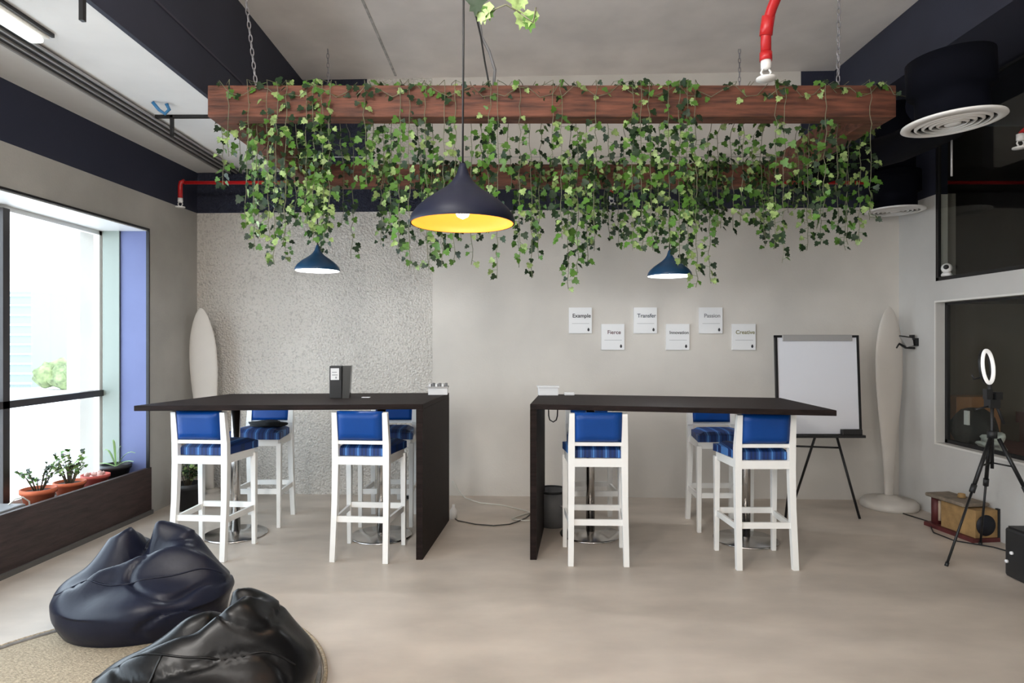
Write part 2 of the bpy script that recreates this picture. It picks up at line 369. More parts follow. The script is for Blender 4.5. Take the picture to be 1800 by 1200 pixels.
# window 2 and 3 in the partition
for nm, z0, z1 in (('window_2', .63, 1.835), ('window_3', 2.02, 3.55)):
    w2 = bpy.data.objects.new(nm, None); C.objects.link(w2); w2['kind'] = 'structure'
    x = XR+.075 if nm == 'window_2' else XR-.004
    bm = bmesh.new(); box(bm, x, x+.025, YN, YO, z0, z0+.03); box(bm, x, x+.025, YO-.032, YO, z0, z1); box(bm, x, x+.025, YN, YO, z1-.02, z1)
    obj('frame', bm, black_m, w2)
    obj('pane', B(x+.010, x+.016, YN, YO-.03, z0+.03, z1-.02), glassd_m, w2)
bm = B(XR+.14, XR+.24, 5.50, 5.62, 2.0, 2.80); struct('trim_7', bm, mat('grey_post', (.22, .20, .18), .7))
bm = bmesh.new(); box(bm, XR-.008, XR, YO, YO+.012, .63, 1.835); box(bm, XR-.008, XR, YN, YO+.012, 1.835, 1.85); box(bm, XR-.008, XR, YN, YO+.012, .615, .63)
struct('trim_8', bm, mat('white_edge_bead', (.72, .70, .66), .5))

# window ledge / planter box
pl = thing('planter_box', 'long dark brown wooden planter ledge under the window', 'planter')
bm = bmesh.new(); prism(bm, [(XL(-3.2)-.02, -3.2), (XL(5.46)-.02, 5.46), (XL(5.46)+.012, 5.46), (XL(-3.2)+.012, -3.2)], .035, .405); obj('front_board', bm, pwood_m, pl)
bm = bmesh.new(); prism(bm, [(-3.53, -3.2), (XL(-3.2)-.022, -3.2), (XL(5.42)-.022, 5.42), (-3.53, 5.42)], .285, .315); obj('tray', bm, pwood_m, pl)
bm = bmesh.new(); prism(bm, [(XL(-3.2)-.02, -3.2), (XL(5.46)-.02, 5.46), (XL(5.46)+.03, 5.46), (XL(-3.2)+.03, -3.2)], 0, .035); obj('plinth', bm, mat('plinth_grey', (.10, .095, .09), .7), pl)

# ------------------------------------------------------------ hanging timber frame with chains
FX0, FX1, FY0, FY1, FZ0, FZ1, FT = -1.83, 2.31, 3.76, 5.56, 2.85, 3.04, .125
fr = thing('timber_frame', 'large rectangular red-brown timber frame hung from chains over both bar tables', 'hanging frame', (0, 0, 0))
for a in ((FX0, FX1, FY0, FY0+FT), (FX0, FX1, FY1-FT, FY1), (FX0, FX0+FT, FY0+FT, FY1-FT), (FX1-FT, FX1, FY0+FT, FY1-FT)):
    bm = bmesh.new(); box(bm, *a, FZ0, FZ1); obj('beam', bm, frame_m, fr, bevel=.006)
obj('cross_wire', T([(FX0+FT, 4.75, 2.90), (FX1-FT, 4.75, 2.90)], .003, seg=6), alu_m, fr)
def chain(p, q):
    bm = bmesh.new(); p, q = Vector(p), Vector(q); L = (q-p).length; n = int(L/.040); d = (q-p).normalized()
    R = d.to_track_quat('Z', 'Y').to_matrix().to_4x4()
    for i in range(n):
        M = Matrix.Translation(p + d*(i+.5)*L/n) @ R @ Matrix.Rotation(PI/2*(i % 2), 4, 'Z')
        pts = [M @ Vector((.010*math.cos(a), 0, .026*math.sin(a))) for a in [2*PI*k/10 for k in range(11)]]
        tube(bm, pts, .0035, seg=5, cap=False)
    return obj('chain', bm, chain_m, fr)
for p, q in (((-1.56, 3.82, FZ1), (-1.68, 3.82, ZC)), ((1.99, 3.82, FZ1), (2.0, 3.82, ZC)), ((-1.6, 5.5, FZ1), (-1.62, 5.5, ZC)), ((2.0, 5.5, FZ1), (2.0, 5.5, ZC))): chain(p, q)

# ------------------------------------------------------------ pendant lamps
def pendant(name, loc, R, label, shade_m, lin_m, b_m, tall=1.0, top=ZC):
    t = thing(name, label, 'pendant lamp', loc)       # origin at the rim centre
    k = R/.21
    pr = [(.210, 0), (.212, .010), (.205, .035), (.185, .065), (.150, .098), (.110, .128), (.072, .155), (.045, .182), (.028, .210), (.018, .240), (.012, .262), (0, .266)]
    pr = [(r*k, z*k*tall) for r, z in pr]
    obj('shade', LT(pr, seg=48), shade_m, t)
    pi = [(r*.975, z-.004*k if i else z+.0005) for i, (r, z) in enumerate(pr[:9])] + [(0, pr[8][1])]
    obj('lining', LT(pi, seg=48), lin_m, t)
    bm = bmesh.new(); lathe(bm, [(0, .02*k), (.022*k, .030*k), (.034*k, .055*k), (.030*k, .08*k), (.014*k, .11*k), (.014*k, .15*k), (0, .15*k)], seg=20); obj('bulb', bm, b_m, t)
    obj('cord', T([(0, 0, .262*k*tall), (.004, 0, .9), (0, 0, top-loc[2])], .0045, seg=6), black_m, t)
    obj('ceiling_rose', LT([(0, top-loc[2]-.03), (.03, top-loc[2]-.025), (.03, top-loc[2]), (0, top-loc[2])], seg=24), black_m, t)
    return t
pendant('pendant_lamp', (-.201, 2.55, 1.978), .212, 'large navy onion shaped pendant lamp with a glowing gold lining', navyshade_m, goldin_m, bulb_m, .93)
pendant('pendant_lamp', (-1.477, 4.75, 2.035), .165, 'small blue pendant lamp over the left bar table, lit white', teal_m, whitein_m, bulbw_m, .95, top=2.90)
pendant('pendant_lamp', (1.196, 4.75, 1.995), .165, 'small blue pendant lamp over the right bar table, lit white', teal_m, whitein_m, bulbw_m, .95, top=2.90)
point('pendant_glow', (-.201, 2.55, 1.995), 2.2, (1, .84, .6), .03)
point('pendant_glow', (-1.477, 4.75, 2.045), 13, (.95, .97, 1), .03)
point('pendant_glow', (1.196, 4.75, 2.005), 13, (.95, .97, 1), .03)
# twisted cable pair dropping to the frame
o = obj('power_cable', T([(-.38, 3.82, ZC), (-.30, 3.82, 3.72), (-.235, 3.82, 3.55), (-.19, 3.82, 3.36), (-.165, 3.82, 3.2), (-.135, 3.82, FZ1+.002)], .006, seg=6), black_m); tag(o, 'thin straight black cable running down to the timber frame behind the big pendant', 'cable')
o = obj('power_cable', T([(-.30, 3.83, ZC), (-.225, 3.83, 3.7), (-.205, 3.83, 3.5), (-.185, 3.83, 3.36), (-.14, 3.84, 3.28), (-.105, 3.85, 3.17), (-.115, 3.86, FZ1+.002)], .010, seg=6), grey_m); tag(o, 'thicker grey cable curving down to the timber frame beside the thin black cable', 'cable')

# ------------------------------------------------------------ fire pipes, sprinklers, round vents
def sprinkler(parent, x, y, z, k=1.0):
    bm = bmesh.new(); lathe(bm, [(0, 0), (.018*k, 0), (.018*k, -.03*k), (.008*k, -.035*k), (0, -.035*k)], seg=14, c=(x, y, z))
    for s in (-1, 1): tube(bm, [(x+s*.010*k, y, z-.03*k), (x+s*.018*k, y, z-.045*k), (x+s*.004*k, y, z-.066*k)], .004*k, seg=6)
    lathe(bm, [(0, -.066*k), (.034*k, -.064*k), (.034*k, -.070*k), (0, -.072*k)], seg=18, c=(x, y, z))
    obj('sprinkler_head', bm, sprk_m, parent)
fp = thing('fire_pipe', 'long horizontal red fire pipe running along the back wall with small sprinklers', 'pipe')
zp = 2.936; yp = 5.66
obj('pipe_run', T([(-2.96, yp, zp), (6.8, yp, zp)], .017, seg=12), red_m, fp)
obj('drop_pipe', T([(-2.96, yp, zp+.015), (-2.995, yp, zp), (-3.0, yp, zp-.03), (-3.0, yp, zp-.14)], .02, seg=12), red_m, fp); sprinkler(fp, -3.0, yp, zp-.14, 1.2)
obj('drop_pipe', T([(.9, yp, zp), (.9, yp, zp-.11)], .018, seg=12), red_m, fp); sprinkler(fp, .9, yp, zp-.11, 1.2)
fp2 = thing('sprinkler_drop', 'thick bright red sprinkler drop pipe with a white head, right of the big pendant', 'pipe')
obj('pipe_run', T([(1.055, 2.6, 2.70), (1.055, 2.6, 2.78), (1.055, 2.585, 2.82), (1.06, 2.55, 2.86), (1.075, 2.38, 2.97), (1.09, 2.1, 3.2), (1.1, 1.9, ZC)], .021, seg=14), red_m, fp2)
bm = bmesh.new(); tube(bm, [(1.055, 2.6, 2.665), (1.055, 2.6, 2.70)], .025, seg=14); obj('coupling', bm, red_m, fp2); obj('coupling', T([(1.055, 2.6, 2.77), (1.055, 2.592, 2.80), (1.056, 2.575, 2.84)], .026, seg=14), red_m, fp2)
sprinkler(fp2, 1.055, 2.6, 2.668, 1.15)
fp3 = thing('sprinkler_stub', 'short dark red sprinkler stub with a white head beside the nearest round vent', 'pipe')
obj('stub_pipe', T([(3.262, 4.0, 2.825), (3.30, 4.0, 2.86), (3.40, 4.0, 2.95), (3.42, 4.0, 3.58)], .024, seg=12), red_m, fp3); sprinkler(fp3, 3.25, 4.0, 2.825, 1.3)
duct_m = mat('dark_duct', (.0015, .002, .005), .85, nscale=3, namt=.2, spec=.1)
def vent(x, y, z, lab, tilt):
    t = thing('round_vent', lab, 'air vent', (x, y, z), 0, 'round ceiling diffusers')
    t.rotation_euler = (0, tilt, 0)
    bm = bmesh.new(); lathe(bm, [(.232, .012), (.235, .004), (.225, 0), (.190, -.006), (.188, .010), (.232, .012)], seg=48); obj('rim', bm, sprk_m, t)
    for r in (.165, .132, .099, .066):
        bm = bmesh.new(); lathe(bm, [(r+.006, .016), (r+.007, 0), (r-.005, -.008), (r-.007, -.005), (r+.002, .016), (r+.006, .016)], seg=40); obj('ring_blade', bm, sprk_m, t)
    bm = bmesh.new(); lathe(bm, [(0, -.008), (.036, -.006), (.040, .002), (0, .012)], seg=28); obj('centre_disc', bm, sprk_m, t)
    obj('duct_drum', LT([(0, .02), (.188, .018), (.17, .03), (.165, .16), (.20, .17), (.20, .34), (0, .34)], seg=36), duct_m, t)
    return t
vent(2.31, 3.28, 2.64, 'larger looking white round ceiling diffuser, nearest the camera', math.radians(-3))
vent(3.38, 5.52, 2.645, 'white round ceiling diffuser farther off, in the corner by the back wall', 0)
o = obj('flexible_duct', T([(2.31, 3.475, 2.83), (2.52, 3.70, 2.84), (2.72, 3.9, 2.86), (2.78, 4.5, 2.9), (2.78, 5.3, 3.0), (2.75, YB(2.75)-.06, 3.02)], .11, seg=20), duct_m); tag(o, 'dark navy duct running back from the nearest round diffuser to the wall', 'duct')
o = obj('flexible_duct', LT([(0, 0), (.155, 0), (.16, .3), (.155, .59), (0, .59)], seg=28), duct_m); o.location = (3.38, 5.52, 2.985); tag(o, 'dark navy duct rising above the farther round diffuser', 'duct')
o = obj('hanger_rod', T([(2.74, 3.9, 2.53), (2.74, 3.9, 2.76)], .006, seg=6), alu_m); tag(o, 'thin vertical grey rod below the duct behind the nearest round diffuser', 'rod')

# ------------------------------------------------------------ bar tables
def table(corn, panel_side, peds, label, name='bar_table'):
    FL, FR, BR_, BL = corn; zt, th = 1.070, .036
    t = thing(name, label, 'table', (0, 0, 0))
    bm = bmesh.new(); prism(bm, [FL, FR, BR_, BL], zt-th, zt); obj('tabletop', bm, dwood_m, t, bevel=.003)
    pt = .045
    bm = bmesh.new()
    if panel_side > 0: prism(bm, [(FR[0]-pt, FR[1]), (FR[0], FR[1]), (BR_[0], BR_[1]), (BR_[0]-pt, BR_[1])], 0, zt-th)
    else: prism(bm, [(FL[0], FL[1]), (FL[0]+pt, FL[1]), (BL[0]+pt, BL[1]), (BL[0], BL[1])], 0, zt-th)
    obj('end_panel', bm, dwood_m, t)
    for (x, y) in peds:
        bm = bmesh.new(); lathe(bm, [(0, 0), (.235, 0), (.238, .006), (.225, .014), (.06, .022), (.04, .03), (0, .03)], seg=48, c=(x, y, 0)); b_ = obj('base_disc', bm, chrome_m, t)
        obj('post', T([(x, y, .02), (x, y, zt-th)], .034, seg=24), chrome_m, t)
    return t
LT_C = [(-2.533, 4.19), (-.614, 4.30), (-.527, 5.25), (-2.31, 5.14)]
RT_C = [(.124, 4.30), (2.03, 3.91), (2.05, 4.78), (.225, 5.14)]
table(LT_C, 1, [(-2.15, 4.87), (-1.01, 4.84)], 'dark wood bar height table left of the room, solid end panel at its right')
table(RT_C, -1, [(.61, 4.87), (1.77, 4.74)], 'dark wood bar height table right of the room, solid end panel at its left')

# ------------------------------------------------------------ bar stools
def make_stool(label):
    t = thing('bar_stool', label, 'bar stool', (0, 0, 0), 0, None)
    for s in (-1, 1):
        bm = bmesh.new(); pts = [((s*.185, -.205, 0), .036), ((s*.180, -.170, .40), .040), ((s*.178, -.160, .66), .044), ((s*.178, -.162, .80), .044), ((s*.176, -.190, 1.018), .034)]
        for (p, w), (q, w2) in zip(pts, pts[1:]): bar(bm, p, q, w, w, w2=w2, h2=w2)
        obj('leg', bm, white_m, t)
        obj('leg', BR((s*.205, .185, 0), (s*.205, .180, .68), .030, .030, w2=.040, h2=.040), white_m, t, bevel=.003)
    bm = bmesh.new()
    pts = [(-.175, -.17), (.175, -.17), (.20, .18), (-.20, .18)]
    for a, b in zip(pts, pts[1:]+pts[:1]): bar(bm, (*a, .685), (*b, .685), .022, .055)
    obj('seat_frame', bm, white_m, t)
    # cushion: domed trapezoid
    bm = bmesh.new(); n = 8
    def cp(u, v, z): 
        w = .172 + (.222-.172)*v; return bm.verts.new((w*(2*u-1), -.150 + .365*v, z))
    top = [[None]*(n+1) for _ in range(n+1)]; bot = [[None]*(n+1) for _ in range(n+1)]
    for i in range(n+1):
        for j in range(n+1):
            u, v = i/n, j/n; e = min(u, 1-u, v, 1-v); d = min(1, e/.12)
            z = .765 + .022*math.sqrt(max(0, 1-(1-d)**2)) + .008*math.sin(PI*u)*math.sin(PI*v)
            top[i][j] = cp(u, v, z); bot[i][j] = cp(u, v, .712)
    for i in range(n):
        for j in range(n):
            bm.faces.new((top[i][j], top[i+1][j], top[i+1][j+1], top[i][j+1])); bm.faces.new((bot[i][j], bot[i][j+1], bot[i+1][j+1], bot[i+1][j]))
    for i in range(n):
        for g in (lambda k: (k, 0), lambda k: (k, n), lambda k: (0, k), lambda k: (n, k)):
            a, b = g(i), g(i+1); bm.faces.new((top[a[0]][a[1]], top[b[0]][b[1]], bot[b[0]][b[1]], bot[a[0]][a[1]]))
    bmesh.ops.recalc_face_normals(bm, faces=bm.faces); obj('seat', bm, stripe_m, t, smooth=False, bevel=.004)
    # padded back
    bm = bmesh.new(); res = bmesh.ops.create_grid(bm, x_segments=10, y_segments=8, size=1)
    for v in res['verts']:
        u, w = v.co.x, v.co.y; e = min(1-abs(u), 1-abs(w)); d = min(1, e/.22)
        v.co = Vector((u*.158, -.178 - .026*math.sqrt(max(0, 1-(1-d)**2)) - .022*(w*.5+.5) , .925 + w*.100))
    g = bmesh.ops.extrude_face_region(bm, geom=bm.faces[:])
    for v in [x for x in g['geom'] if isinstance(x, bmesh.types.BMVert)]: v.co.y = -.150 - .022*((v.co.z-.825)/.2)
    bmesh.ops.recalc_face_normals(bm, faces=bm.faces); obj('back_pad', bm, blue_m, t, smooth=True)
    obj('back_rail', BR((-.16, -.168, .810), (.16, -.168, .810), .024, .024), white_m, t)
    for p, q in (((-.17, -.178, .285), (.17, -.178, .285)), ((-.19, .183, .290), (.19, .183, .290)), ((-.183, -.17, .272), (-.203, .17, .272)), ((.183, -.17, .272), (.203, .17, .272))):
        obj('rung', BR(p, q, .018, .040), white_m, t)
    return t
proto = make_stool("white blue-backed bar stool at the left table's window end, camera side")
proto.location = (-2.135, 4.485, 0); proto.rotation_euler = (0, 0, math.radians(-5)); proto['group'] = 'bar stools at the two bar tables'
G = proto['group']
dup(proto, (-1.02, 4.455, 0), math.radians(-5), "white blue-backed bar stool by the left table's end panel, camera side", G)
dup(proto, (.585, 4.385, 0), math.radians(-2), "white blue-backed bar stool by the right table's end panel, camera side", G)
dup(proto, (1.675, 4.315, 0), 0, "white blue-backed bar stool at the right table's whiteboard end, camera side", G)
dup(proto, (-2.085, 5.235, 0), PI, 'white bar stool facing the camera behind the left table, window end', G)
dup(proto, (-1.02, 5.245, 0), PI, 'white bar stool facing the camera behind the left table, half hidden by its end panel', G)
dup(proto, (.655, 5.165, 0), PI, 'white bar stool facing the camera, almost wholly hidden behind the right table stool', G)
dup(proto, (1.675, 5.105, 0), PI, 'white bar stool facing the camera behind the whiteboard end of the right table', G)
o = bmesh.new(); blob(o, (0, 0, 0), .1, amp=.2, sub=3, sc=(1.5, .8, .30), seed=3)
o = obj('black_bag', o, black_cloth); o.location = (-2.03, 5.2, .818); tag(o, 'black pouch lying on the seat of the stool behind the left table', 'bag')

# ------------------------------------------------------------ things on the tables
ms = thing('menu_holder', 'tall black tapered holder with a white label standing on the left table', 'holder', (-1.31, 4.78, 1.070), math.radians(8))
bm = bmesh.new()
prism(bm, [(-.075, -.05), (.015, -.05), (.015, .05), (-.075, .05)], 0, .245)
obj('body', bm, blackp_m, ms, bevel=.004)
bm = bmesh.new(); vs = [bm.verts.new(p) for p in ((.017, -.045, 0), (.070, -.045, 0), (.085, -.045, .245), (.025, -.045, .245), (.017, .045, 0), (.070, .045, 0), (.085, .045, .245), (.025, .045, .245))]
for f in ((0, 1, 2, 3), (7, 6, 5, 4), (0, 4, 5, 1), (1, 5, 6, 2), (2, 6, 7, 3), (3, 7, 4, 0)): bm.faces.new([vs[i] for i in f])
bmesh.ops.recalc_face_normals(bm, faces=bm.faces); obj('side_pocket', bm, mat('smoky_plastic', (.05, .05, .048), .25), ms)
lab = obj('label', B(-.066, -.004, -.0525, -.051, .14, .228), paper_m, ms)
bm = bmesh.new(); box(bm, -.055, -.02, -.0535, -.053, .195, .20); box(bm, -.055, -.015, -.0535, -.053, .175, .18); box(bm, -.03, -.022, -.0535, -.053, .15, .165); obj('label_print', bm, ink_g, lab)
def carton(loc, rz, sx, sy, sz, lab, papers):
    t = thing('carton', lab, 'box', loc, rz)
    obj('body', B(-sx/2, sx/2, -sy/2, sy/2, 0, sz), paper_m, t, bevel=.002)
    obj('lid', B(-sx/2-.008, sx/2+.008, -sy/2-.008, sy/2+.008, sz, sz+.012), alu_m if papers else paper_m, t)
    if papers:
        for i in range(6): obj('packet', B(-sx/2+.004+i*sx/6, -sx/2+.002+(i+1)*sx/6-.006, -sy/2-.004, sy/2, sz+.012, sz+.032+.004*(i % 2)), grey_m if i % 2 else paper_m, t)
    return t
carton((-.60, 5.09, 1.070), math.radians(3), .155, .10, .055, 'white carton topped with small grey packets on the left table corner', True)
carton((.29, 5.04, 1.070), math.radians(2), .155, .09, .062, 'plain white carton on the back corner of the right table', False)
o = obj('paper_scrap', B(-.04, .04, -.03, .03, 0, .02), paper_m, bevel=.004); o.location = (.46, 5.03, 1.070); tag(o, 'small white crumpled item beside the plain white carton', 'paper')
o = obj('napkin', B(-.03, .03, -.02, .02, 0, .004), paper_m); o.location = (-1.12, 4.80, 1.070); tag(o, 'small white slip lying on the left table by the black holder', 'paper')
o = obj('cable_loop', T([(.265, 4.55, 1.034), (.267, 4.55, .96), (.275, 4.55, .93), (.30, 4.55, .915), (.322, 4.55, .93), (.33, 4.55, .96), (.332, 4.55, 1.034)], .005, seg=6), black_m); tag(o, 'black cable loop hanging under the right table by its end panel', 'cable')
# wall tag and bin under the right table
bn = thing('waste_bin', 'grey plastic waste bin under the right table by its end panel', 'bin', (.33, 5.12, 0))
obj('bucket', LT([(0, 0), (.105, 0), (.125, .285), (.118, .285), (.10, .02), (0, .02)], seg=28), grey_m, bn)
obj('rim', LT([(.123, .275), (.135, .28), (.135, .295), (.118, .295), (.118, .275), (.123, .275)], seg=28), blackp_m, bn)
obj('bag_liner', T([(.05, -.115, .19), (.09, -.105, .17), (.12, -.07, .14), (.13, -.02, .13)], .006, seg=6), mat('liner_edge', (.4, .38, .4), .5), bn)

# ------------------------------------------------------------ ivy
def leaf_pts(s):
    return [(0, 0), (.30*s, -.10*s), (.52*s, .18*s), (.28*s, .42*s), (.30*s, .70*s), (.10*s, .72*s), (0, 1.0*s), (-.10*s, .72*s), (-.30*s, .70*s), (-.28*s, .42*s), (-.52*s, .18*s), (-.30*s, -.10*s)]
def add_leaf(bm, p, d, nrm, s, mi):
    d = d.normalized(); sx = d.cross(nrm)
    if sx.length < 1e-3: return
    sx.normalize(); nn = sx.cross(d)
    c = bm.verts.new(p + d*.42*s - nn*.07*s)
    vs = [bm.verts.new(p + sx*a + d*b - nn*(.10*abs(a))) for a, b in leaf_pts(s)]
    for i in range(len(vs)):
        f = bm.faces.new((c, vs[i], vs[(i+1) % len(vs)])); f.material_index = mi; f.smooth = True
def ivy(path, label, group, density=30, size=.044, keep=1.0, zbeam=None, yprob=.3, dprob=.35, rng=random):
    """path: list of points of the main stem"""
    t = thing('ivy_strand', label, 'ivy', path[0], 0, group)
    org = Vector(path[0]); P = [Vector(p)-org for p in path]
    # resample with a little sway
    fine = [P[0]]
    for a, b in zip(P, P[1:]):
        n = max(1, int((b-a).length/.05))
        for i in range(1, n+1):
            q = a.lerp(b, i/n); q = q + Vector((rng.uniform(-.008, .008), rng.uniform(-.006, .006), 0)); fine.append(q)
    obj('stem', T(fine, .0022, seg=4), stem_m, t)
    bm = bmesh.new(); L = sum((b-a).length for a, b in zip(fine, fine[1:])); n = max(3, int(L*density))
    for i in range(n):
        f = (i+rng.random()*.6)/n*(len(fine)-1); k = min(int(f), len(fine)-2); p = fine[k].lerp(fine[k+1], f-k)
        a = rng.uniform(0, 2*PI); out = Vector((math.cos(a), math.sin(a)*.7, rng.uniform(-.4, .35))).normalized()
        tip = p + out*rng.uniform(.012, .048)
        if zbeam and p.z+org.z > zbeam and rng.random() > keep: continue
        d = Vector((out.x*.5, out.y*.3, -rng.uniform(.35, 1))).normalized()
        nr = Vector((rng.uniform(-1.2, 1.2), -1, rng.uniform(-.5, .9))).normalized()
        r = rng.random(); mi = 2 if r < yprob else (0 if r < yprob+dprob else 1)
        tube(bm, [p, tip], .0012, seg=3, cap=False, mi=1)
        add_leaf(bm, tip, d, nr, size*rng.uniform(.7, 1.25), mi)
    obj('foliage', bm, [leaf_d, leaf_g, leaf_y], t)
    return t
rng = random.Random(11)
# front beam: (pixel column, pixel row of the lowest leaf, leaf density)
front = [(383, 300, 12), (402, 275, 10), (436, 400, 14), (452, 440, 18), (470, 425, 26), (487, 465, 26), (503, 430, 20), (521, 300, 26), (538, 395, 28), (552, 425, 40), (566, 430, 42), (580, 405, 36), (597, 300, 26),
         (622, 455, 12), (640, 330, 34), (657, 315, 40), (676, 360, 36), (690, 405, 30), (704, 440, 28), (719, 475, 22), (735, 350, 36), (748, 470, 24), (762, 475, 24), (781, 470, 20), (800, 460, 18), (828, 465, 12),
         (846, 300, 40), (861, 330, 46), (876, 490, 16), (893, 330, 16), (914, 470, 14), (932, 488, 16), (950, 455, 18), (972, 290, 14), (986, 420, 34), (1001, 508, 26), (1014, 480, 30), (1030, 465, 26), (1048, 430, 22),
         (1066, 285, 16), (1098, 400, 30), (1112, 440, 34), (1126, 440, 36), (1141, 440, 30), (1158, 400, 40), (1176, 435, 40), (1194, 460, 34), (1208, 430, 32), (1222, 505, 24), (1243, 498, 22), (1262, 385, 20),
         (1284, 405, 16), (1308, 395, 26), (1322, 390, 34), (1337, 415, 26), (1364, 438, 20), (1380, 462, 18), (1398, 330, 30), (1422, 440, 22), (1438, 430, 26), (1452, 380, 26), (1472, 400, 20), (1490, 430, 16), (1508, 440, 16), (1530, 250, 10)]
GF = 'ivy strands over the front beam'
FRONT = []
for px, py, dn in front:
    inside = rng.random() < .5
    yd = FY0 - .03 if not inside else rng.uniform(FY0+.15, FY0+.55)
    x = (px-900)*yd/F; zb = EYE-(py-600)*yd/F; x = max(FX0+.03, min(FX1-.03, x))
    zb = min(zb, FZ0-.04)
    if inside: path = [(x+rng.uniform(-.03, .03), FY0+.02, FZ1+.03), (x, FY0+FT+.03, FZ1+.02), (x, yd, FZ0+rng.uniform(-.05, .1)), (x+rng.uniform(-.03, .03), yd, zb)]
    else: path = [(x+rng.uniform(-.1, .1), FY0+.08, FZ1+.02), (x, FY0-.03, FZ1+.02), (x, yd, FZ0), (x+rng.uniform(-.02, .02), yd, zb)]
    ln = 'long' if py > 420 else ('short' if py < 340 else 'medium')
    FRONT.append((x, path, ln, dn, px))
ONES = 'first second third fourth fifth sixth seventh eighth ninth tenth eleventh twelfth thirteenth fourteenth fifteenth sixteenth seventeenth eighteenth nineteenth'.split()
TENS = {20: 'twent', 30: 'thirt', 40: 'fort', 50: 'fift', 60: 'sixt', 70: 'sevent'}
def nth(i):
    if i < 20: return ONES[i-1]
    return TENS[i//10*10] + ('ieth' if i % 10 == 0 else 'y-' + ONES[i % 10-1])
for i, (x, path, ln, dn, px) in enumerate(sorted(FRONT, key=lambda q: q[0])):
    ivy(path, '%s green ivy strand over the front beam, %s from the window end' % (ln, nth(i+1)), GF, density=dn*1.7, rng=rng, yprob=.18 if px > 600 else .24, dprob=.42, keep=.33, zbeam=FZ0)
GB = 'ivy strands on the back beam'
for k, x in enumerate(sorted(rng.uniform(-1.7, 2.2) for _ in range(32))):
    zb = rng.uniform(2.25, 2.75); yd = FY1-FT-.03
    ivy([(x, FY1-.06, FZ1+.02), (x, yd, FZ1+.02), (x, yd, FZ0), (x+rng.uniform(-.03, .03), yd, zb)], 'green ivy strand on the farther back beam, %s from the window end' % nth(k+1), GB, density=50, rng=rng, dprob=.6, yprob=.08, size=.042)
GS = 'ivy strands on the side beams'
for lft in (True, False):
    for k, y in enumerate(sorted(rng.uniform(FY0+.2, FY1-.2) for _ in range(8))):
        xs = (FX0+FT+.03 if lft else FX1-FT-.03) if k % 2 else (FX0-.03 if lft else FX1+.03); zb = rng.uniform(2.15, 2.7)
        ivy([((FX0 if lft else FX1-FT)+.06, y, FZ1+.02), (xs, y, FZ1+.02), (xs, y, FZ0), (xs, y+.01, zb)], 'green ivy strand on the %s side beam, %s from the camera' % ('window' if lft else 'partition', nth(k+1)), GS, density=42, rng=rng)
# runners along the front beam
for k in range(10):
    x0 = FX0+.08+k*.41; pts = [(x0+i*.07, FY0-.02-.01*math.sin(i), FZ1+.02-.10*abs(math.sin(i*.9+k))) for i in range(7)]
    ivy(pts, 'ivy runner winding along the front beam face, %s from the window end' % nth(k+1), 'ivy runners along the front beam', density=20, rng=rng, yprob=.25, dprob=.5, size=.040)
# strand near the camera
t = ivy([(0.03, 2.1, ZC), (.03, 2.1, 3.2), (.0, 2.1, 2.85), (.02, 2.1, 2.66)], 'pale green ivy strand hanging from the ceiling nearest the camera', 'near ivy', density=4, size=.06, rng=rng, yprob=.7)
bm = bmesh.new()
for (px, py, s, mi) in ((838, -8, .075, 0), (850, 8, .07, 2), (858, 12, .05, 1), (906, -10, .07, 2), (914, -12, .06, 2), (920, 22, .062, 2), (935, 20, .055, 2), (930, 28, .06, 1), (846, 18, .05, 2)):
    add_leaf(bm, Vector(((px-900)*2.1/F-.03, 0, EYE-(py-600)*2.1/F-ZC)), Vector((rng.uniform(-.3, .3), 0, -1)), Vector((rng.uniform(-.4, .4), -1, .4)), s, mi)
obj('foliage', bm, [leaf_d, leaf_g, leaf_y], t)
for pts in ([(0, 0, -1.47), (-.05, 0, -1.44), (-.10, 0, -1.46)], [(0, 0, -1.47), (.04, 0, -1.50), (.05, 0, -1.45)]): obj('side_stem', T(pts, .003, seg=5), stem_m, t)

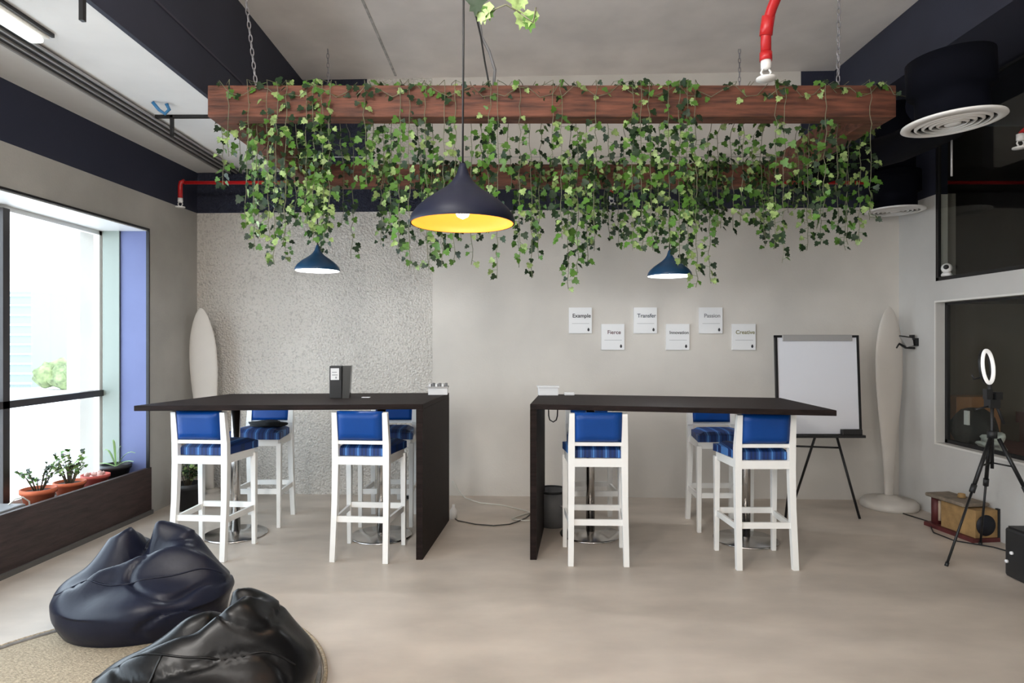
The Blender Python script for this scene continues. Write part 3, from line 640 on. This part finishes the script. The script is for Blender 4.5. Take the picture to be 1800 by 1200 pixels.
# ------------------------------------------------------------ posters on the back wall
def text_mesh(s, size, ext=.0006):
    cu = bpy.data.curves.new('t', 'FONT'); cu.body = s; cu.size = size; cu.extrude = ext; cu.align_x = 'CENTER'; cu.offset = size*.014
    o = bpy.data.objects.new('t', cu); C.objects.link(o); bpy.context.view_layer.update()
    me = bpy.data.meshes.new_from_object(o.evaluated_get(bpy.context.evaluated_depsgraph_get())); bpy.data.objects.remove(o); bpy.data.curves.remove(cu)
    return me
for px, py, word, ink, lab in ((1020, 563, 'Example', ink_m, 'dark heading, highest and first from the window side'), (1077, 592, 'Fierce', ink_r, 'wine coloured heading, in the lower row'), (1134, 563, 'Transfer', ink_b, 'blue grey heading, in the upper row'),
                          (1191, 592, 'Innovation', ink_m, 'long dark heading, in the lower row'), (1249, 563, 'Passion', ink_g, 'pale grey heading, in the upper row'), (1307, 592, 'Creative', ink_o, 'olive heading, nearest the whiteboard')):
    d = 6.0; x = (px-900)*d/F; d = YB(x)-.008; x = (px-900)*d/F; z = EYE-(py-600)*d/F
    t = thing('wall_card', 'small white wall card with a ' + lab, 'poster', (x, d, z), math.atan(-.0415), 'six white cards on the back wall')
    obj('sheet', B(-.110, .110, -.012, .006, -.124, .124), paper_m, t)
    me = text_mesh(word, .052 if len(word) < 9 else .043); me.materials.append(ink)
    h = bpy.data.objects.new('heading', me); C.objects.link(h); h.parent = t; h.location = (.012, -.0135, .028); h.rotation_euler = (PI/2, 0, 0)
    obj('rule', B(-.08, .085, -.0132, -.012, -.032, -.028), rule_m, t)
    bm = bmesh.new(); lathe(bm, [(0, -.018), (.009, -.012), (.011, 0), (.007, .010), (0, .018)], seg=12)
    for v in bm.verts: v.co = Vector((v.co.x+.078, -.0125+v.co.y*.05, v.co.z-.088))
    obj('emblem', bm, ink_m, t)

# ------------------------------------------------------------ whiteboard easel
ea = thing('whiteboard_easel', 'black framed whiteboard flip chart easel on three legs by the back wall', 'whiteboard', (2.63, 5.36, 0))
TM = Matrix.Translation((0, 0, .69)) @ Matrix.Rotation(math.radians(-3.5), 4, 'X')
def tb(*a, m, n, **k):
    bm = B(*a, M=TM); return obj(n, bm, m, ea, **k)
tb(-.345, .345, -.008, .008, .02, .845, m=board_m, n='writing_surface')
bm = bmesh.new()
for a in ((-.362, -.342), (.342, .362)): box(bm, *a, -.014, .014, 0, .865, M=TM)
box(bm, -.362, .362, -.014, .014, .845, .865, M=TM); box(bm, -.362, .362, -.014, .014, 0, .02, M=TM)
obj('frame', bm, black_m, ea)
tb(-.30, .30, -.024, -.008, .815, .868, m=alu_m, n='paper_clamp', bevel=.004)
tb(-.362, .362, -.07, -.014, -.010, .012, m=blackp_m, n='pen_tray')
er = obj('eraser', B(.17, .34, -.065, -.02, .012, .062, M=TM), blackp_m, bevel=.006); er.location = (2.63, 5.36, 0); tag(er, 'black board eraser standing in the whiteboard pen tray', 'eraser')
for p, q in (((-.19, .03, .69), (-.305, -.04, 0)), ((.165, .03, .69), (.315, -.06, 0)), ((.0, .06, .69), (.0, .48, 0))):
    obj('leg', T([p, q], .011, seg=8), black_m, ea)
obj('cross_bar', T([(-.21, .03, .60), (.185, .03, .585)], .008, seg=8), black_m, ea)
for i, xx in enumerate((-.10, .02)):
    o = obj('marker_pen', T([(2.63+xx, 5.315, .703), (2.63+xx+.12, 5.315, .703)], .009, seg=8), (blackp_m, blackp_m)[i]); tag(o, ('black marker pen in the whiteboard tray, farther from the eraser', 'black marker pen in the whiteboard tray, closer to the eraser')[i], 'pen')

# ------------------------------------------------------------ surfboard shaped floor sculptures
def board(loc, label, tilt, kz=1.0, br=.232, rz=0):
    t = thing('surfboard_stand', label, 'sculpture', loc, rz)
    obj('base', LT([(0, 0), (br, 0), (br+.004, .02), (br, .05), (br*.9, .072), (br*.45, .080), (.10, .086), (.055, .11), (0, .11)], seg=48), surf_m, t)
    prof = [(.09, .048), (.14, .040), (.25, .044), (.45, .058), (.70, .082), (.95, .108), (1.15, .124), (1.32, .128), (1.46, .122), (1.58, .106), (1.68, .082), (1.76, .052), (1.80, .028), (1.822, .004)]
    bm = bmesh.new(); rings = []; seg = 20
    for z, w in prof:
        th = .020 + .010*math.sin(min(1, z/1.8)*PI)
        if z > 1.7: th *= max(.15, (1.83-z)/.13)
        rings.append([bm.verts.new((w*math.cos(a), th*math.sin(a), z*kz)) for a in [2*PI*k/seg for k in range(seg)]])
    for a, b in zip(rings, rings[1:]):
        for k in range(seg): bm.faces.new((a[k], a[(k+1) % seg], b[(k+1) % seg], b[k]))
    bm.faces.new(list(reversed(rings[0]))); bm.faces.new(rings[-1]); bmesh.ops.recalc_face_normals(bm, faces=bm.faces)
    o = obj('board', bm, surf_m, t, smooth=True, subs=1); o.rotation_euler = (0, tilt, 0)
    return t
board((3.42, 5.675, 0), 'tall pale surfboard shaped stand with round base in the corner by the partition', 0)
board((-2.86, 5.93, 0), 'tall pale surfboard shaped stand in the corner beside the window wall', math.radians(-2.6), br=.20, kz=1.0, rz=math.radians(10))

# ------------------------------------------------------------ plants
def pot(name, loc, r, h, m, label, cat='plant pot', rim=True, fill=soil_m):
    t = thing(name, label, cat, loc)
    prof = [(0, 0), (r*.68, 0), (r*.90, h*.78), (r*.99, h*.78), (r, h), (r*.9, h), (r*.86, h*.8), (0, h*.8)] if rim else [(0, 0), (r*.6, 0), (r*.95, h), (r*.88, h), (r*.6, h*.6), (0, h*.6)]
    obj('pot', LT(prof, seg=30), m, t); obj('soil', LT([(0, h*.86), (r*.89, h*.84), (r*.85, h*.7), (0, h*.7)], seg=24), fill, t)
    return t
def sprigs(t, z0, n, h, spread, size, seed, mi_w=(0, 1, 2), narrow=.5):
    g = random.Random(seed); bs = bmesh.new(); bl = bmesh.new()
    for i in range(n):
        a = g.uniform(0, 2*PI); tip = Vector((math.cos(a)*spread*g.uniform(.3, 1), math.sin(a)*spread*g.uniform(.3, 1), z0+h*g.uniform(.5, 1))); b = Vector((tip.x*.2, tip.y*.2, z0))
        mid = b.lerp(tip, .5)+Vector((0, 0, h*.12)); P = [b, mid, tip]; tube(bs, P, [.0045, .003, .0018], seg=5)
        for k in range(7):
            f = .35+.65*k/6; p = b.lerp(mid, f*2) if f < .5 else mid.lerp(tip, f*2-1); aa = g.uniform(0, 2*PI)
            d = Vector((math.cos(aa), math.sin(aa), g.uniform(-.2, .7))); nr = Vector((g.uniform(-.5, .5), g.uniform(-1, 0), g.uniform(.3, 1)))
            add_leaf(bl, p, d, nr, size*g.uniform(.6, 1.2), g.choice(mi_w))
    obj('stem', bs, mat('twig', (.10, .08, .05), .8) if 'twig' not in MATS else MATS['twig'], t); obj('leaves', bl, [leaf_d, leaf_g, leaf_y], t)
ZT = .315
t = pot('potted_plant', (-3.375, 4.46, ZT), .112, .140, terra_m, 'dark leaved plant in the nearest terracotta pot on the window ledge', 'potted plant'); sprigs(t, .12, 13, .20, .13, .030, 1, (0, 0, 1))
t = pot('potted_plant', (-3.375, 4.775, ZT), .108, .120, terra_m, 'taller leafy plant in the second terracotta pot on the window ledge', 'potted plant'); sprigs(t, .10, 18, .25, .13, .036, 2, (0, 1, 2))
t = pot('pebble_bowl', (-3.375, 5.07, ZT), .105, .110, redpot_m, 'low red clay bowl of pink pebbles on the window ledge', 'bowl', fill=stone_m)
bm = bmesh.new(); g = random.Random(5)
for i in range(9):
    a = g.uniform(0, 2*PI); r = g.uniform(0, .075); blob(bm, (r*math.cos(a), r*math.sin(a), .112), g.uniform(.014, .024), sub=1, seed=i)
obj('pebbles', bm, stone_m, t)['kind'] = 'stuff'
t = pot('potted_plant', (-3.345, 5.285, ZT), .118, .150, blackp_m, 'black bowl with long pale green leaves at the ledge far end', 'potted plant')
bm = bmesh.new()
for a, l, hh in ((2.5, .16, .14), (2.1, .10, .22), (.3, .16, .12), (-.4, .18, .05), (3.4, .14, .03), (.9, .06, .17)):
    vs0 = None; dr = Vector((math.cos(a), math.sin(a)*.4, 0)); sd = Vector((0, 0, 1)).cross(dr).normalized()
    for k in range(6):
        f = k/5; c = dr*l*f + Vector((0, 0, .13 + hh*math.sin(f*2.0))); w = .010*math.sin(PI*(f*.85+.12)); v = [bm.verts.new(c+sd*w), bm.verts.new(c+Vector((0, 0, .004))), bm.verts.new(c-sd*w)]
        if vs0: 
            for q in (0, 1): bm.faces.new((vs0[q], vs0[q+1], v[q+1], v[q]))
        vs0 = v
obj('leaves', bm, mat('pale_leaf', (.30, .48, .20), .5), t)
t = pot('potted_plant', (-2.90, 5.60, 0), .125, .235, blackp_m, 'small dark plant in a black pot on the floor in the window side corner', 'potted plant'); sprigs(t, .2, 16, .26, .12, .04, 9, (0, 0, 2))
t = thing('grey_tray', 'small grey tray with a white cord at the near end of the window ledge', 'tray', (-3.38, 4.14, ZT))
obj('tray_body', B(-.09, .09, -.12, .10, 0, .09), grey_m, t, bevel=.01)
obj('cord', T([(0, .06, .09), (.02, .09, .12), (.05, .12, .125), (.07, .15, .09), (.06, .17, .04), (.07, .16, .01)], .005, seg=6), cream_m, t)

# ------------------------------------------------------------ rug and bean bags
rg = thing('round_rug', 'round woven jute rug under the two bean bags', 'rug', (-1.72, 2.58, 0))
obj('weave', LT([(0, .0), (.875, .0), (.88, .008), (.875, .012), (0, .012)], seg=96), jute_m, rg)
bm = bmesh.new(); tube(bm, [(.885*math.cos(2*PI*k/96), .885*math.sin(2*PI*k/96), .012) for k in range(97)], .011, seg=8, cap=False); obj('dark_edging', bm, jedge_m, rg)
bm = bmesh.new(); tube(bm, [(.912*math.cos(2*PI*k/96), .912*math.sin(2*PI*k/96), .010) for k in range(97)], .010, seg=8, cap=False); obj('outer_braid', bm, jute_m, rg)

def beanbag(name, loc, rz, m, label, fold, seed, s=1.0, seams=()):
    """dome whose height follows fold(u, v); u, v in [-1, 1] over the footprint"""
    t = thing(name, label, 'bean bag', loc, rz)
    bm = bmesh.new(); NA, NR = 120, 56; sd = Vector((seed*3.1, seed*1.7, seed))
    def surf(r, a):
        ca, sa = math.cos(a), math.sin(a); R = 1+.05*math.cos(2*a+seed)+.03*math.cos(3*a)
        # r: 0..1 top from centre to the waist, 1..1.5 the tucked under side
        if r <= 1:
            q = math.sin(r*PI/2); u, v = ca*q, sa*q; H = fold(u, v); z = .16 + (H-.16)*max(0, math.cos(r*PI/2))**.85; rad = q
        else:
            k = (r-1)/.5; rad = 1 - .10*k*k - .02*k; z = .16*(1-k)
            u, v = ca, sa
        shrink = 1 - .16*max(0, z-.16)/.35
        p = Vector((ca*rad*R*shrink*.47*s, sa*rad*R*shrink*.40*s, max(0, z)*s))
        w = noise.noise(p*3.2+sd)*.030 + noise.noise(Vector((p.x*7, p.y*7, p.z*3))+sd)*.008
        rid = abs(noise.noise(Vector((p.x*2.4, p.y*2.4, p.z*5))+sd*2)); w += -.022*max(0, 1-rid/.10)**1.5
        amt = 1 if r < 1.2 else max(0, 1-(r-1.2)/.25)
        d = Vector((ca*.55, sa*.55, .8 if r < 1 else .0)).normalized(); return p + d*w*amt*s
    rings = [[bm.verts.new(surf(0.0001, 0))]]
    for i in range(1, NR+1):
        r = 1.5*i/NR; rings.append([bm.verts.new(surf(r, 2*PI*k/NA)) for k in range(NA)])
    for k in range(NA): bm.faces.new((rings[0][0], rings[1][k], rings[1][(k+1) % NA]))
    for a, b in zip(rings[1:], rings[2:]):
        for k in range(NA): bm.faces.new((a[k], b[k], b[(k+1) % NA], a[(k+1) % NA]))
    bm.faces.new(rings[-1]); bmesh.ops.recalc_face_normals(bm, faces=bm.faces)
    obj('body', bm, m, t, smooth=True)
    for pts in seams:
        P = []
        q = [pts[0]] + list(pts) + [pts[-1]]
        for i in range(len(pts)-1):
            p0, p1, p2, p3 = q[i:i+4]
            for k in range(12):
                f = k/12; cr = [.5*((2*b)+(c-a)*f+(2*a-5*b+4*c-d)*f*f+(3*b-a-3*c+d)*f**3) for a, b, c, d in zip(p0, p1, p2, p3)]
                P.append(surf(*cr)+Vector((0, 0, .001)))
        for _ in range(3): P = [P[0]] + [(P[i-1]+P[i]*2+P[i+1])/4 for i in range(1, len(P)-1)] + [P[-1]]
        obj('seam', T(P, .005*s, seg=6), m, t)
    return t
def ga(x, c, w): return math.exp(-((x-c)/w)**2)
def fold1(u, v):   # high back on the right, hollow in front of it, lower lobe at the left, raised front rim
    h = .30 + .25*min(1, 1.5*ga(u, .30, .44)*ga(v, .42, .50)) + .17*min(1, 1.3*ga(u, -.42, .24)*ga(v, .30, .40))
    h -= .13*ga(u, -.10+.1*v, .10)*ga(v, .35, .4)
    h += .10*ga(v, -.42+.34*u, .17)
    h -= .15*ga(u-.10, v*.2-.1, .50)*ga(v, -.02+.25*u, .16)
    return h
def fold2(u, v):
    h = .30 + .25*min(1, 1.5*ga(u, .42, .36)*ga(v, .38, .50)) + .10*ga(u, -.30, .3)*ga(v, .35, .4)
    h -= .12*ga(u, .04+.1*v, .10)*ga(v, .35, .45)
    h += .11*ga(v, -.34+.32*u, .20)
    h -= .15*ga(u, -.05, .5)*ga(v, .08+.25*u, .15)
    return h
RIM1 = [(.86, 3.45), (.62, 3.85), (.47, 4.5), (.42, 5.2), (.55, 5.85), (.80, 6.15)]
RIM2 = [(.86, 3.35), (.60, 3.6), (.38, 4.2), (.34, 5.0), (.52, 5.85), (.82, 6.1)]
beanbag('bean_bag', (-1.98, 3.37, .010), math.radians(6), bag1_m, 'slumped navy leatherette bean bag on the jute rug, farther back', fold1, 1.3, .95, seams=(RIM1, [(.2, 1.9), (.6, 1.75), (1.0, 1.6)]))
beanbag('bean_bag', (-1.23, 2.50, .014), math.radians(4), bag2_m, 'glossy black leatherette bean bag in the foreground', fold2, 4.1, .90, seams=(RIM2, [(.36, 4.35), (.7, 4.42), (1.0, 4.4), (1.3, 4.4)]))

# ------------------------------------------------------------ right side: ring light tripod, amplifier, cat house, wall lamp, camera
rt = thing('ring_light_tripod', 'white ring light on a black tripod in front of the partition window', 'ring light', (3.33, 4.34, 0))
for a, b in (((-.02, -.01, .83), (-.43, -.16, 0)), ((.0, .02, .83), (.12, .27, 0)), ((.03, -.02, .83), (.27, -.30, 0))):
    A, Q = Vector(a), Vector(b); m1 = A.lerp(Q, .40)
    obj('leg', T([A, m1], .013, seg=10), black_m, rt); obj('leg', T([m1, Q], .008, seg=10), black_m, rt)
    obj('leg_clamp', T([A.lerp(Q, .37), A.lerp(Q, .43)], .018, seg=10), blackp_m, rt); obj('rubber_foot', T([A.lerp(Q, .97), Q], .012, seg=8), blackp_m, rt)
    obj('spreader', T([(0, 0, .66), A.lerp(Q, .22)], .006, seg=6), black_m, rt)
obj('column', T([(.0, 0, .62), (.0, 0, 1.14)], .011, seg=10), black_m, rt)
bm = bmesh.new(); box(bm, -.035, .035, -.03, .03, 1.04, 1.10); box(bm, -.05, -.01, -.02, .02, 1.10, 1.17); box(bm, .01, .055, -.025, .02, 1.10, 1.15); tube(bm, [(.01, 0, 1.06), (-.13, -.02, 1.03)], .007, seg=6); tube(bm, [(.03, 0, 1.06), (.08, 0, .93)], .010, seg=6)
tube(bm, [(0, 0, 1.1), (-.02, 0, 1.2)], .012, seg=8); obj('head', bm, blackp_m, rt)
obj('centre_brace', T([(.0, 0, .83), (.0, 0, .88)], .03, seg=12), blackp_m, rt)
bm = bmesh.new(); RM = Matrix.Translation((-.03, 0, 1.325)) @ Matrix.Rotation(math.radians(-8), 4, 'Y') @ Matrix.Rotation(math.radians(38), 4, 'Z')
pts = [RM @ Vector((.112*math.cos(a), 0, .112*math.sin(a))) for a in [2*PI*k/40 for k in range(41)]]
tube(bm, pts, .013, seg=10, cap=False); obj('ring', bm, mat('ring_white', (.88, .87, .85), .4, emit=((1, .98, .95), .35)), rt)
bm = bmesh.new(); pts = [RM @ Vector((.114*math.cos(a), .012, .114*math.sin(a))) for a in [2*PI*k/40 for k in range(41)]]; tube(bm, pts, .012, seg=8, cap=False); obj('ring_back', bm, blackp_m, rt)
obj('phone_arm', T([(-.03, 0, 1.27), (-.10, -.02, 1.25), (-.14, -.02, 1.24), (-.155, -.02, 1.27)], .007, seg=6), blackp_m, rt)

am = thing('amplifier', 'black amplifier box with two small white knobs on the floor at the frame edge', 'amplifier', (3.38, 3.80, 0))
obj('cabinet', B(-.22, .22, -.24, .22, .0, .315), blackp_m, am, bevel=.02)
obj('top_lid', B(-.205, .205, -.225, .205, .315, .322), black_m, am)
for y, z in ((.15, .165), (.19, .100)):
    bm = bmesh.new(); lathe(bm, [(0, 0), (.012, 0), (.010, .012), (0, .014)], seg=14)
    for v in bm.verts: v.co = Vector((-.222-v.co.z, y-.0+v.co.x, z+v.co.y))
    obj('knob', bm, paper_m, am)

ch = thing('cat_house', 'tan cardboard cat house with a black round opening beside the partition', 'cat house', (3.52, 4.90, 0), math.radians(7))
obj('base', B(-.12, .11, -.23, .24, 0, .03), maroon_m, ch)
obj('box_body', B(-.09, .11, -.22, .10, .03, .235), cath_m, ch, bevel=.004)
obj('edge_band', B(.095, .114, -.226, -.20, .03, .245), blackp_m, ch)
bm = bmesh.new(); lathe(bm, [(0, 0), (.078, 0), (.078, .006), (0, .008)], seg=30)
for v in bm.verts: v.co = Vector((v.co.x-.005, -.221-v.co.z, v.co.y+.125))
obj('round_opening', bm, mat('opening_black', (.004, .005, .012), .6), ch)
obj('top_shelf', B(-.13, .09, -.16, .22, .245, .275), mat('grey_tan_pad', (.20, .16, .12), .9, nscale=20, namt=.3, bump=.5), ch, bevel=.01)
obj('post', T([(-.06, .18, .03), (-.06, .18, .245)], .035, seg=16), maroon_m, ch)
obj('post_band', T([(-.06, .145, .06), (-.06, .145, .22)], .012, seg=8), mat('cream_rope', (.55, .42, .30), .8), ch)
obj('toy_lump', LT([(0, .275), (.03, .28), (.025, .31), (0, .315)], seg=12), cath_m, ch)

wl = thing('wall_spotlight', 'small silver and black wall spotlight beside the pale stand', 'wall light', (XR, 5.66, 1.50))
bm = bmesh.new()
vs = [bm.verts.new(p) for p in ((-.16, -.02, .045), (-.05, -.02, .03), (-.04, -.02, -.035), (-.10, -.02, -.05), (-.16, .03, .045), (-.05, .03, .03), (-.04, .03, -.035), (-.10, .03, -.05))]
for f in ((0, 1, 2, 3), (7, 6, 5, 4), (0, 4, 5, 1), (1, 5, 6, 2), (2, 6, 7, 3), (3, 7, 4, 0)): bm.faces.new([vs[i] for i in f])
bmesh.ops.recalc_face_normals(bm, faces=bm.faces); obj('reflector', bm, alu_m, wl)
bm = bmesh.new(); tube(bm, [(-.19, 0, -.06), (-.16, 0, -.02), (-.10, 0, -.055), (-.02, 0, -.06)], .012, seg=6); tube(bm, [(-.16, 0, .05), (-.11, 0, .045), (-.06, 0, .035)], .007, seg=6); box(bm, -.055, -.03, -.02, .02, .015, .06); box(bm, -.03, 0, -.03, .03, -.04, .03); obj('bracket', bm, black_m, wl)

sc_ = thing('security_camera', 'small white round security camera low in the dark upper opening', 'camera', (XR-.005, 5.26, 2.05))
obj('base', LT([(0, 0), (.040, 0), (.042, .012), (.03, .03), (0, .03)], seg=20), sprk_m, sc_)
bm = bmesh.new(); blob(bm, (0, 0, .065), .042, amp=0, sub=3); obj('dome', bm, sprk_m, sc_)
bm = bmesh.new(); blob(bm, (-.024, -.026, .072), .021, amp=0, sub=2); obj('lens', bm, blackp_m, sc_)

# things in the room behind the lower window
st = thing('side_room_table', 'low dark table carrying the bags behind the partition glass', 'table', (4.15, 5.35, 0))
obj('tabletop', B(-.36, .5, -1.0, .55, .55, .58), maroon_m, st)
for a in ((-.33, -.95), (.45, -.95), (-.33, .5), (.45, .5)): obj('leg', B(a[0]-.02, a[0]+.02, a[1]-.02, a[1]+.02, 0, .55), maroon_m, st)
o = obj('storage_box', B(4.02, 4.42, 5.66, 5.86, .58, 1.00), card_m, bevel=.004); tag(o, 'brown cardboard box behind the lower partition window', 'box')
sh = thing('black_holdall', 'black holdall with a white tag behind the lower partition window', 'bag', (4.02, 5.45, .58))
bm = bmesh.new(); blob(bm, (0, 0, .16), .20, amp=.10, sub=3, sc=(.8, .9, .95), seed=2); obj('body', bm, black_cloth, sh); obj('tag', B(-.150, -.135, -.14, -.09, .21, .33), paper_m, sh)
bm = bmesh.new(); blob(bm, (0, 0, 0), .085, amp=.5, sub=4, sc=(.8, 1.2, .8), seed=8); o = obj('plastic_bag', bm, plasticbag_m); o.location = (3.93, 5.13, .66); tag(o, 'crumpled white plastic bag behind the partition glass', 'bag')
rt2 = thing('red_bench', 'dark maroon desk farther back in the side room', 'desk', (5.6, 5.6, 0))
obj('top', B(-.85, 1.2, -.3, .3, .74, .84), maroon_m, rt2)
for xx in (-.8, 1.15): obj('leg', B(xx-.03, xx+.03, -.28, .28, 0, .74), maroon_m, rt2)
o = obj('grey_screen', B(5.05, 6.6, 5.95, 5.99, .95, 1.52), mat('grey_panel', (.20, .18, .165), .6)); tag(o, 'wide grey panel on the far wall of the side room', 'panel')
o = obj('ceiling_unit', B(5.0, 6.2, 5.0, 5.6, 2.55, 2.80), black_m); tag(o, 'black unit hung in the dark upper room behind the opening', 'air conditioner')
area('side_room_lamp', (5.4, 3.2, 1.82), (0, 0, 0), .5, .5, 14, (1, .92, .8))

# ------------------------------------------------------------ floor cables
def floor_cable(pts, m, lab, r=.005):
    o = obj('floor_cable', T(pts, r, seg=6), m); tag(o, lab, 'cable')
z = .006
floor_cable([(-.52, 5.35, z), (-.45, 5.22, z), (-.3, 5.12, z), (-.15, 5.08, z), (-.02, 5.12, z), (.05, 5.2, z), (.12, 5.3, z+.002), (.16, 5.42, z)], mat('dull_grey_cable', (.06, .055, .05), .5), 'dark cable curving over the floor between the two tables')
floor_cable([(-.57, 6.0, .16), (-.52, 5.98, .09), (-.44, 5.92, .02), (-.30, 5.80, z), (-.1, 5.72, z), (.1, 5.55, z), (.16, 5.45, z+.004), (.08, 5.36, z+.008), (0, 5.26, z+.004), (.1, 5.22, z), (.25, 5.24, z)], cream_m, 'pale cable dropping down the back wall and over the floor between the tables', .006)
floor_cable([(3.4, 5.44, z), (3.46, 5.2, z), (3.38, 5.05, z), (3.30, 4.9, z), (3.32, 4.7, z), (3.5, 4.55, z), (3.6, 4.3, z), (3.58, 4.12, z)], black_m, 'black cable running from the pale stand to the cat house along the partition')
o = obj('water_bottle', LT([(0, 0), (.03, 0), (.032, .07), (.012, .10), (.012, .12), (0, .12)], seg=16), sprk_m); o.location = (-.495, 5.30, 0); tag(o, 'small white bottle on the floor at the far foot of the left end panel', 'bottle')
ob = thing('socket_block', 'small white socket block on the floor under the left table', 'socket', (-1.0, 5.95, 0))
obj('body', B(-.09, .09, -.03, .03, 0, .06), sprk_m, ob, bevel=.006); obj('plug', B(-.03, .03, -.05, -.03, .015, .045), blackp_m, ob)

# ------------------------------------------------------------ outside
bm = B(-120, -4.3, -60, 140, -3.1, -3); struct('ground', bm, ground_m)
tw = thing('glass_tower', 'pale blue glass office building far beyond the window', 'building', (-52.5, 64, -3))
obj('tower_body', B(-9, 5.6, -3, 6, 0, 9.4), tower_m, tw)
bm = bmesh.new()
for k in range(10): box(bm, -9.1, 5.7, -3.12, -3.0, k*.95+.35, k*.95+.5)
obj('floor_bands', bm, paleb_m, tw)
bm = bmesh.new()
for i in range(5): blob(bm, (-43.3+i*.7, 58.5+(i % 2)*.6, -1.6+.35*math.sin(i*2)), 1.15, amp=.16, sub=3, seed=i)
o = obj('tree_clump', bm, hedge_m); tag(o, 'pale green tree clump far outside the window', 'trees', kind='stuff')
o = obj('garden_building', B(-48.5, -43.5, 72, 76, -3, .9), mat('grey_blue_render', (.14, .18, .20), .7)); tag(o, 'low blue grey building behind the far trees', 'building')
o = obj('pale_pillar', B(-5.62, -5.02, 7.9, 8.4, -3, 9), paleb_m); tag(o, 'tall pale building pillar just outside the window', 'pillar')
